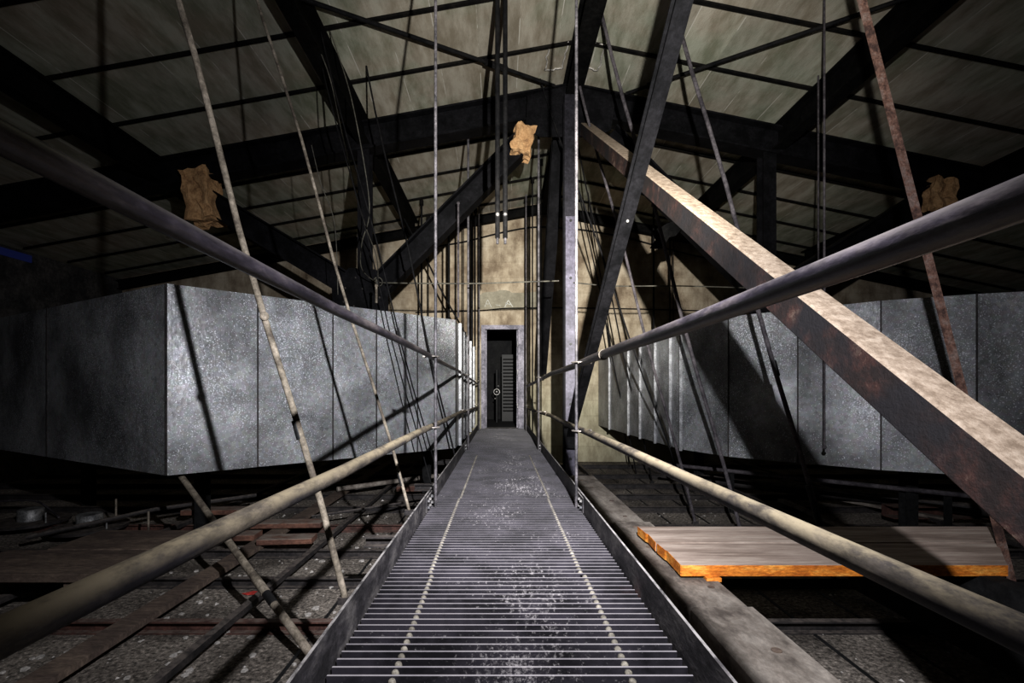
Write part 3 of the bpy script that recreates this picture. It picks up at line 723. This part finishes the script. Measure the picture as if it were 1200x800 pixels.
# threaded duct supports (stands to the slab)
for i, (x, d) in enumerate(((-.95,6.2),(-2.9,4.7),(-4.9,5.75),(2.7,6.6),(3.75,4.45),(5.0,4.0))):
    s = 'left' if x < 0 else 'right'
    zb = -.60 if x < 0 else -.635
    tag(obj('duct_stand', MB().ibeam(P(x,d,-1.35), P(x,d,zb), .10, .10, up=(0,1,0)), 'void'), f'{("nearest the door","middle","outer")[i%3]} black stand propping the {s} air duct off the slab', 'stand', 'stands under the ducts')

# ------------------------------------------------------------------ floor clutter
ZF = -1.35
for i, d in enumerate((8.6, 7.6, 6.8, 6.1, 5.45, 4.7, 3.95, 3.35, 2.72, 2.05, 1.4)):
    rusty = i in (5, 8)
    for side, xa, xb in (('left', XL+.1, -.30), ('right', .55, XX-.1)):
        rs = rusty and side == 'left'
        tag(obj('ceiling_channel', MB().cbeam(P(xa,d,ZF+.035), P(xb,d,ZF+.035), .045, .07, up=(0,0,1)), 'channel_rust' if rs else 'channel'),
            f'{"rusty" if rs else "blackish"} crosswise channel on the slab {side} of the walkway, {ORD[i]} out from the end wall', 'steel channel', 'crosswise channels on the slab')
for x, w, m, lab in ((-1.50, .045, 'channel', 'black lengthwise channel passing under the foot of the leaning pipe'), (-2.02, .13, 'board_brown', 'pale lengthwise strip of board on the slab at the left'),
                     (-3.05, .05, 'channel', 'dark lengthwise channel at far left beneath the planks'), (1.36, .04, 'channel', 'dark lengthwise channel just right of the heavy timber'), (3.0, .05, 'channel', 'dark lengthwise channel under the right end of the planks'), (4.3, .05, 'channel', 'dark lengthwise channel at far right')):
    tag(obj('lengthwise_runner', MB().bar(P(x,.9,ZF+.07+.02), P(x,8.9,ZF+.07+.02), w, .035), m), lab, 'runner', 'lengthwise runners on the slab')
# narrow dark joints in the slab: shallow black strips
for x in (1.75, 2.15, 2.6, -1.05, -2.6):
    o = obj('trim_1', MB().box(P(x-.010,.6,ZF), P(x+.010,9.4,ZF+.004)), 'tape'); struct(o)
# heavy timber
for i, (ya, yb, dx, dz, lab) in enumerate(((-.3,2.02,.008,.006,'nearest length of heavy dusty timber beside the right toe board'), (2.04,3.36,-.01,.004,'middle length of heavy timber, carrying the orange-edged planks'), (3.38,5.38,-.02,-.02,'farthest length of heavy timber, ending at the column'))):
    e = empty('timber_beam', P(.92,(ya+yb)/2,-1.28), lab, 'timber', 'heavy timbers along the walkway')
    obj('beam', MB().bar(P(.92+dx,ya,-1.09+dz), P(.92+dx,yb,-1.09+dz), .27, .38, bev=.012), 'timber', e)
    for k in range(4):
        yy = ya + (yb-ya)*(k+.5)/4 + R.uniform(-.1,.1); xx = .92+dx+R.uniform(-.07,.07)
        kb = MB().tube([P(xx,yy,-.90+dz), P(xx,yy,-.8965+dz)], R.uniform(.014,.022), 9)
        obj('knot', kb, 'board_brown', e)
# orange-edged planks
def plank_obj(corners, zt, th, label, edge_left=True, rag=None):
    e = empty('orange_edged_plank', P((corners[0][0]+corners[1][0])/2, corners[0][1], zt-th), label, 'plank', 'orange-edged planks')
    (xa,ya),(xb,yb),(xc,yc),(xd,yd) = corners   # near-left, near-right, far-right, far-left
    lft = [(xd,yd)] + (rag or []) + [(xa,ya)]
    pl = lft + [(xb,yb),(xc,yc)]
    obj('board', MB().poly([P(x,y,zt-th) for x, y in pl], (0,0,th)), 'plank', e)
    o = .0025; mb = MB()
    for p, q in zip(lft, lft[1:]):
        u = (Vector(q)-Vector(p)).normalized(); n = Vector((-abs(u.y), u.x*(1 if u.y<0 else -1)))*.0
        mb.poly([P(p[0]-o,p[1],zt-th), P(q[0]-o,q[1],zt-th), P(q[0]-o,q[1],zt-.001), P(p[0]-o,p[1],zt-.001)], (o,0,0))
    obj('painted_end', mb, 'orange', e)
    return e
zt = -.83; k = F*.83
YN, YM, YB = 2.33, 2.665, 3.0
e1 = plank_obj([(.868,YN),(2.44,YN),(2.74,YM),(.862,YM)], zt, .052, 'front plank with a bright orange edge, lying across the heavy timber', rag=[(.868,2.56),(.874,2.54)])
obj('painted_edge', MB().box(P(.868,YN-.004,zt-.052), P(2.44,YN,zt-.001)), 'orange', e1)
e2 = plank_obj([(.86,YM+.020),(2.742,YM+.020),(3.04,YB),(.85,YB)], zt, .050, 'rear plank lying behind the front orange-edged one', rag=[(.858,2.86),(.866,2.84)])
tag(obj('wood_spacer', MB().box(P(.98,2.30,-.9), P(1.05,2.5,-.882)), 'orange'), 'small orange wood shim between the planks and the timber', 'shim')
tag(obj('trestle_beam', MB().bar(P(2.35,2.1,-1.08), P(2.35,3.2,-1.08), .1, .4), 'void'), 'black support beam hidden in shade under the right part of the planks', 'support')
# brown planks left
for i, (xa, xb, ya, yb, lab) in enumerate(((-3.05,-2.32,3.25,3.70,'rear dull brown plank at far left'), (-3.3,-2.36,2.80,3.23,'front dull brown plank at far left'))):
    e = empty('brown_plank', P(xa,ya,-1.12), lab + ', under the left air duct', 'plank', 'dull planks at the left')
    obj('board', MB().box(P(xa,ya,-1.10), P(xb,yb,-1.05)), 'board_brown', e, .004)
    for q in (xa+.1, xb-.2): obj('cleat', MB().box(P(q,ya+.03,-1.27), P(q+.1,yb-.03,-1.10)), 'board_brown', e)
# rusty short boards
for i, (xa, xb, d, z, h, m, lab) in enumerate((
        (-1.98,-1.55,3.98,-1.21,.045,'board_rust','short rust-brown board under the left rail, end toward the walkway'),
        (-2.35,-1.65,4.45,-1.21,.045,'board_rust','rust-brown board behind the short one under the left rail'),
        (-2.75,-2.1,4.15,-1.235,.05,'board_rust','orange-brown board beneath the left air duct'),
        (-1.35,-.85,6.3,-1.24,.07,'board_rust','small orange-brown board beneath the far end of the left duct'),
        (-3.2,-2.6,4.9,-1.20,.05,'board_rust','dim rust-brown board deep under the left air duct'))):
    tag(obj('loose_board', MB().bar(P(xa,d,z), P(xb,d+.04,z), .16, h, bev=.004), m), lab, 'board', 'loose rusty boards at the left')
# pipes on the slab left
def floorpipe(pts, r, m, lab): return tag(obj('loose_pipe', MB().tube(pts, r, 10), m), lab, 'pipe', 'loose pipes on the slab')
floorpipe([at(30,630,4.0), at(180,597,4.6), at(300,580,5.2)], .02, 'channel', 'long black pipe lying under the left air duct')
floorpipe([at(395,573,6.0), at(520,556,6.9)], .03, 'timber', 'pale pipe under the left duct reaching toward the walkway')
floorpipe([at(365,605,4.6), at(500,585,5.3)], .012, 'channel', 'thin dark rod lying near the walkway on the left')
# right pipes and strips under duct
floorpipe([P(2.02,6.05,-.89), P(3.0,5.05,-.88), P(4.05,4.08,-.88)], .022, 'rod_grey', 'grey pipe running beneath the right air duct')
floorpipe([P(2.5,6.6,-1.15), P(5.4,4.2,-1.15)], .06, 'channel', 'thick dark pipe deep beneath the right air duct')
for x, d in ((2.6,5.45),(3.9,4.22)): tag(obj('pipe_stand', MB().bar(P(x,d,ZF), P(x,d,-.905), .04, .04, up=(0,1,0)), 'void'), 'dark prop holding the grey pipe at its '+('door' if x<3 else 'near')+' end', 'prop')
for i, (a, b, lab) in enumerate(((at(915,568,5.6), at(1042,616,3.9), 'pale batten on the slab behind the planks, left of two'), (at(945,552,6.0), at(1115,588,4.7), 'pale batten on the slab beneath the duct, right of two'))):
    a.z = b.z = ZO-1.24; tag(obj('pale_batten', MB().bar(a, b, .07, .03), 'timber'), lab, 'batten', 'pale battens at the right')
e = empty('steel_offcut', P(4.0,4.86,-1.27), 'stubby rust-topped steel offcut beneath the right air duct', 'offcut')
obj('channel', MB().cbeam(P(3.92,4.9,-1.2), P(5.3,4.9,-1.2), .16, .12), 'channel_rust', e)
# recessed light cans seen from above
for px, py, d, lab in ((105,605,4.5,'round grey light housing on a disc, under the left duct, the nearer to the walkway'), (36,612,4.7,'round grey light housing at the far left edge under the duct')):
    c = at(px, py, d); c.z = ZO-1.26
    e = empty('light_can', c, lab, 'light housing', 'light housings in the slab')
    obj('disc', MB().tube([c, c+Vector((0,0,.025))], .30, 32), 'channel', e)
    obj('can', MB().tube([c+Vector((0,0,.025)), c+Vector((0,0,.13)), c+Vector((0,0,.135))], [.10,.10,.09], 24), 'can', e)
    obj('bolt', MB().tube([c+Vector((.24,-.1,.02)), c+Vector((.24,-.1,.12))], .008, 6), 'can', e)
wire([(-30,590,5.0),(20,586,5.0),(45,588,4.9),(60,598,4.8),(69,606,4.7)], .010, 'grey flex looping out from under the left duct at the far left', 'rod_grey', 'flex')
for px, py, d, lab in ((136,607,4.7,'tiny upright pin beside the light housing'), (174,618,4.2,'tiny upright pin behind the rear dull plank')):
    c = at(px, py, d); c.z = ZO-1.33; tag(obj('steel_pin', MB().tube([c, c+Vector((0,0,.30))], .009, 6), 'rod_dusty'), lab, 'pin')
# scraps
def scrap(px, py, w, lab, m='red'):
    d = 1.345*F/(py-CY); c = at(px, py, d); c.z = ZO-1.345
    pts = [c+Vector((w*x, w*y*.8, 0)) for x, y in ((-1,-.2),(-.5,.1),(-.2,.5),(.4,.3),(1,.55),(.8,-.1),(.2,-.35),(-.4,-.5))]
    return tag(obj('red_scrap', MB().poly(pts, (0,0,.006)), m), lab, 'scrap')
scrap(297,695,.07,'larger red scrap on the slab beside the leaning pipe'); scrap(435,616,.05,'tiny red scrap on the slab close to the walkway')
# debris
mb = MB()
for i in range(900):
    x = R.uniform(-3.2,-.5) if R.random() < .65 else R.uniform(1.1,3.6); d = R.uniform(1.3,6.5)
    s = R.choice((.006,.008,.011,.016)) * R.uniform(.6,1.3); h = s*R.uniform(.4,.9); a = R.uniform(0,6.28)
    pts = [Vector((x+s*math.cos(a+t*2.1+R.uniform(-.3,.3)), d+s*math.sin(a+t*2.1), ZF+ZO)) for t in range(3)]
    ap = Vector((x, d, ZF+ZO+h)); mb.add(pts+[ap], [(0,1,2),(0,3,1),(1,3,2),(2,3,0)])
tag(obj('plaster_crumbs', mb, 'white_chip'), 'scattered pale plaster crumbs and grit on the slab', 'debris', kind='stuff')
mb = MB()
for i in range(70):
    x = R.uniform(-2.6,-.6); d = R.uniform(2.0,4.2); s = R.uniform(.012,.03); a = R.uniform(0,6.28)
    pts = [Vector((x+s*math.cos(a+t*1.25)*R.uniform(.6,1), d+s*math.sin(a+t*1.25)*R.uniform(.6,1), ZF+ZO+.002)) for t in range(5)]
    mb.poly(pts, (0,0,.008))
tag(obj('paint_flakes', mb, 'white_chip'), 'loose flat flakes of plaster on the slab left of the walkway', 'debris', kind='stuff')

# ------------------------------------------------------------------ light and camera
def spot(name, loc, tgt, energy, angle, blend, col, size=.02):
    l = bpy.data.lights.new(name, 'SPOT'); l.energy = energy; l.spot_size = math.radians(angle); l.spot_blend = blend; l.color = col; l.shadow_soft_size = size
    o = bpy.data.objects.new(name, l); C.objects.link(o); o.location = loc
    o.rotation_euler = (Vector(tgt)-Vector(loc)).to_track_quat('-Z', 'Y').to_euler(); return o
LP = P(.36, .40, .78)
spot('work_light', LP, P(.2, 4.0, -.4), 430, 152, 1.0, (.93,.93,1.0), .02)
spot('fill_spot_middle', LP+Vector((0,.01,0)), P(.0, 4.5, -.1), 620, 85, 1.0, (.95,.96,1.0), .02)  # added fill, lifts the middle of the ducts and the deck
spot('fill_spot_wall', LP+Vector((0,.02,0)), P(.75, 9.4, 1.3), 3100, 42, 1.0, (1.0,.96,.88), .02)  # added narrow spot, brightens the far end wall
spot('fill_spot_roof', LP+Vector((0,.015,.01)), P(1.05, 7.2, 3.3), 1150, 72, 1.0, (1.0,.98,.92), .02)  # added spot with no fixture of its own, brightens the roof
spot('fill_spot_deck', LP+Vector((0,.005,-.01)), P(.06, 2.7, -.7), 420, 50, 1.0, (.96,.93,1.0), .02)  # extra fill put in to brighten the walkway grating
w = bpy.data.worlds.new('World'); bpy.context.scene.world = w; w.use_nodes = True
w.node_tree.nodes['Background'].inputs[0].default_value = (.02,.02,.022,1); w.node_tree.nodes['Background'].inputs[1].default_value = .3
cam = bpy.data.cameras.new('camera'); co = bpy.data.objects.new('camera', cam); C.objects.link(co)
co.location = (0, 0, ZO); co.rotation_euler = (math.pi/2, 0, 0)
cam.sensor_width = 36; cam.lens = 17; cam.shift_x = 13/1200; cam.shift_y = 60/1200; cam.clip_start = .02
sc = bpy.context.scene; sc.camera = co
sc.view_settings.view_transform = 'Standard'; sc.view_settings.look = 'None'; sc.view_settings.gamma = 1; sc.view_settings.use_curve_mapping = False
sc.view_settings.exposure = 0
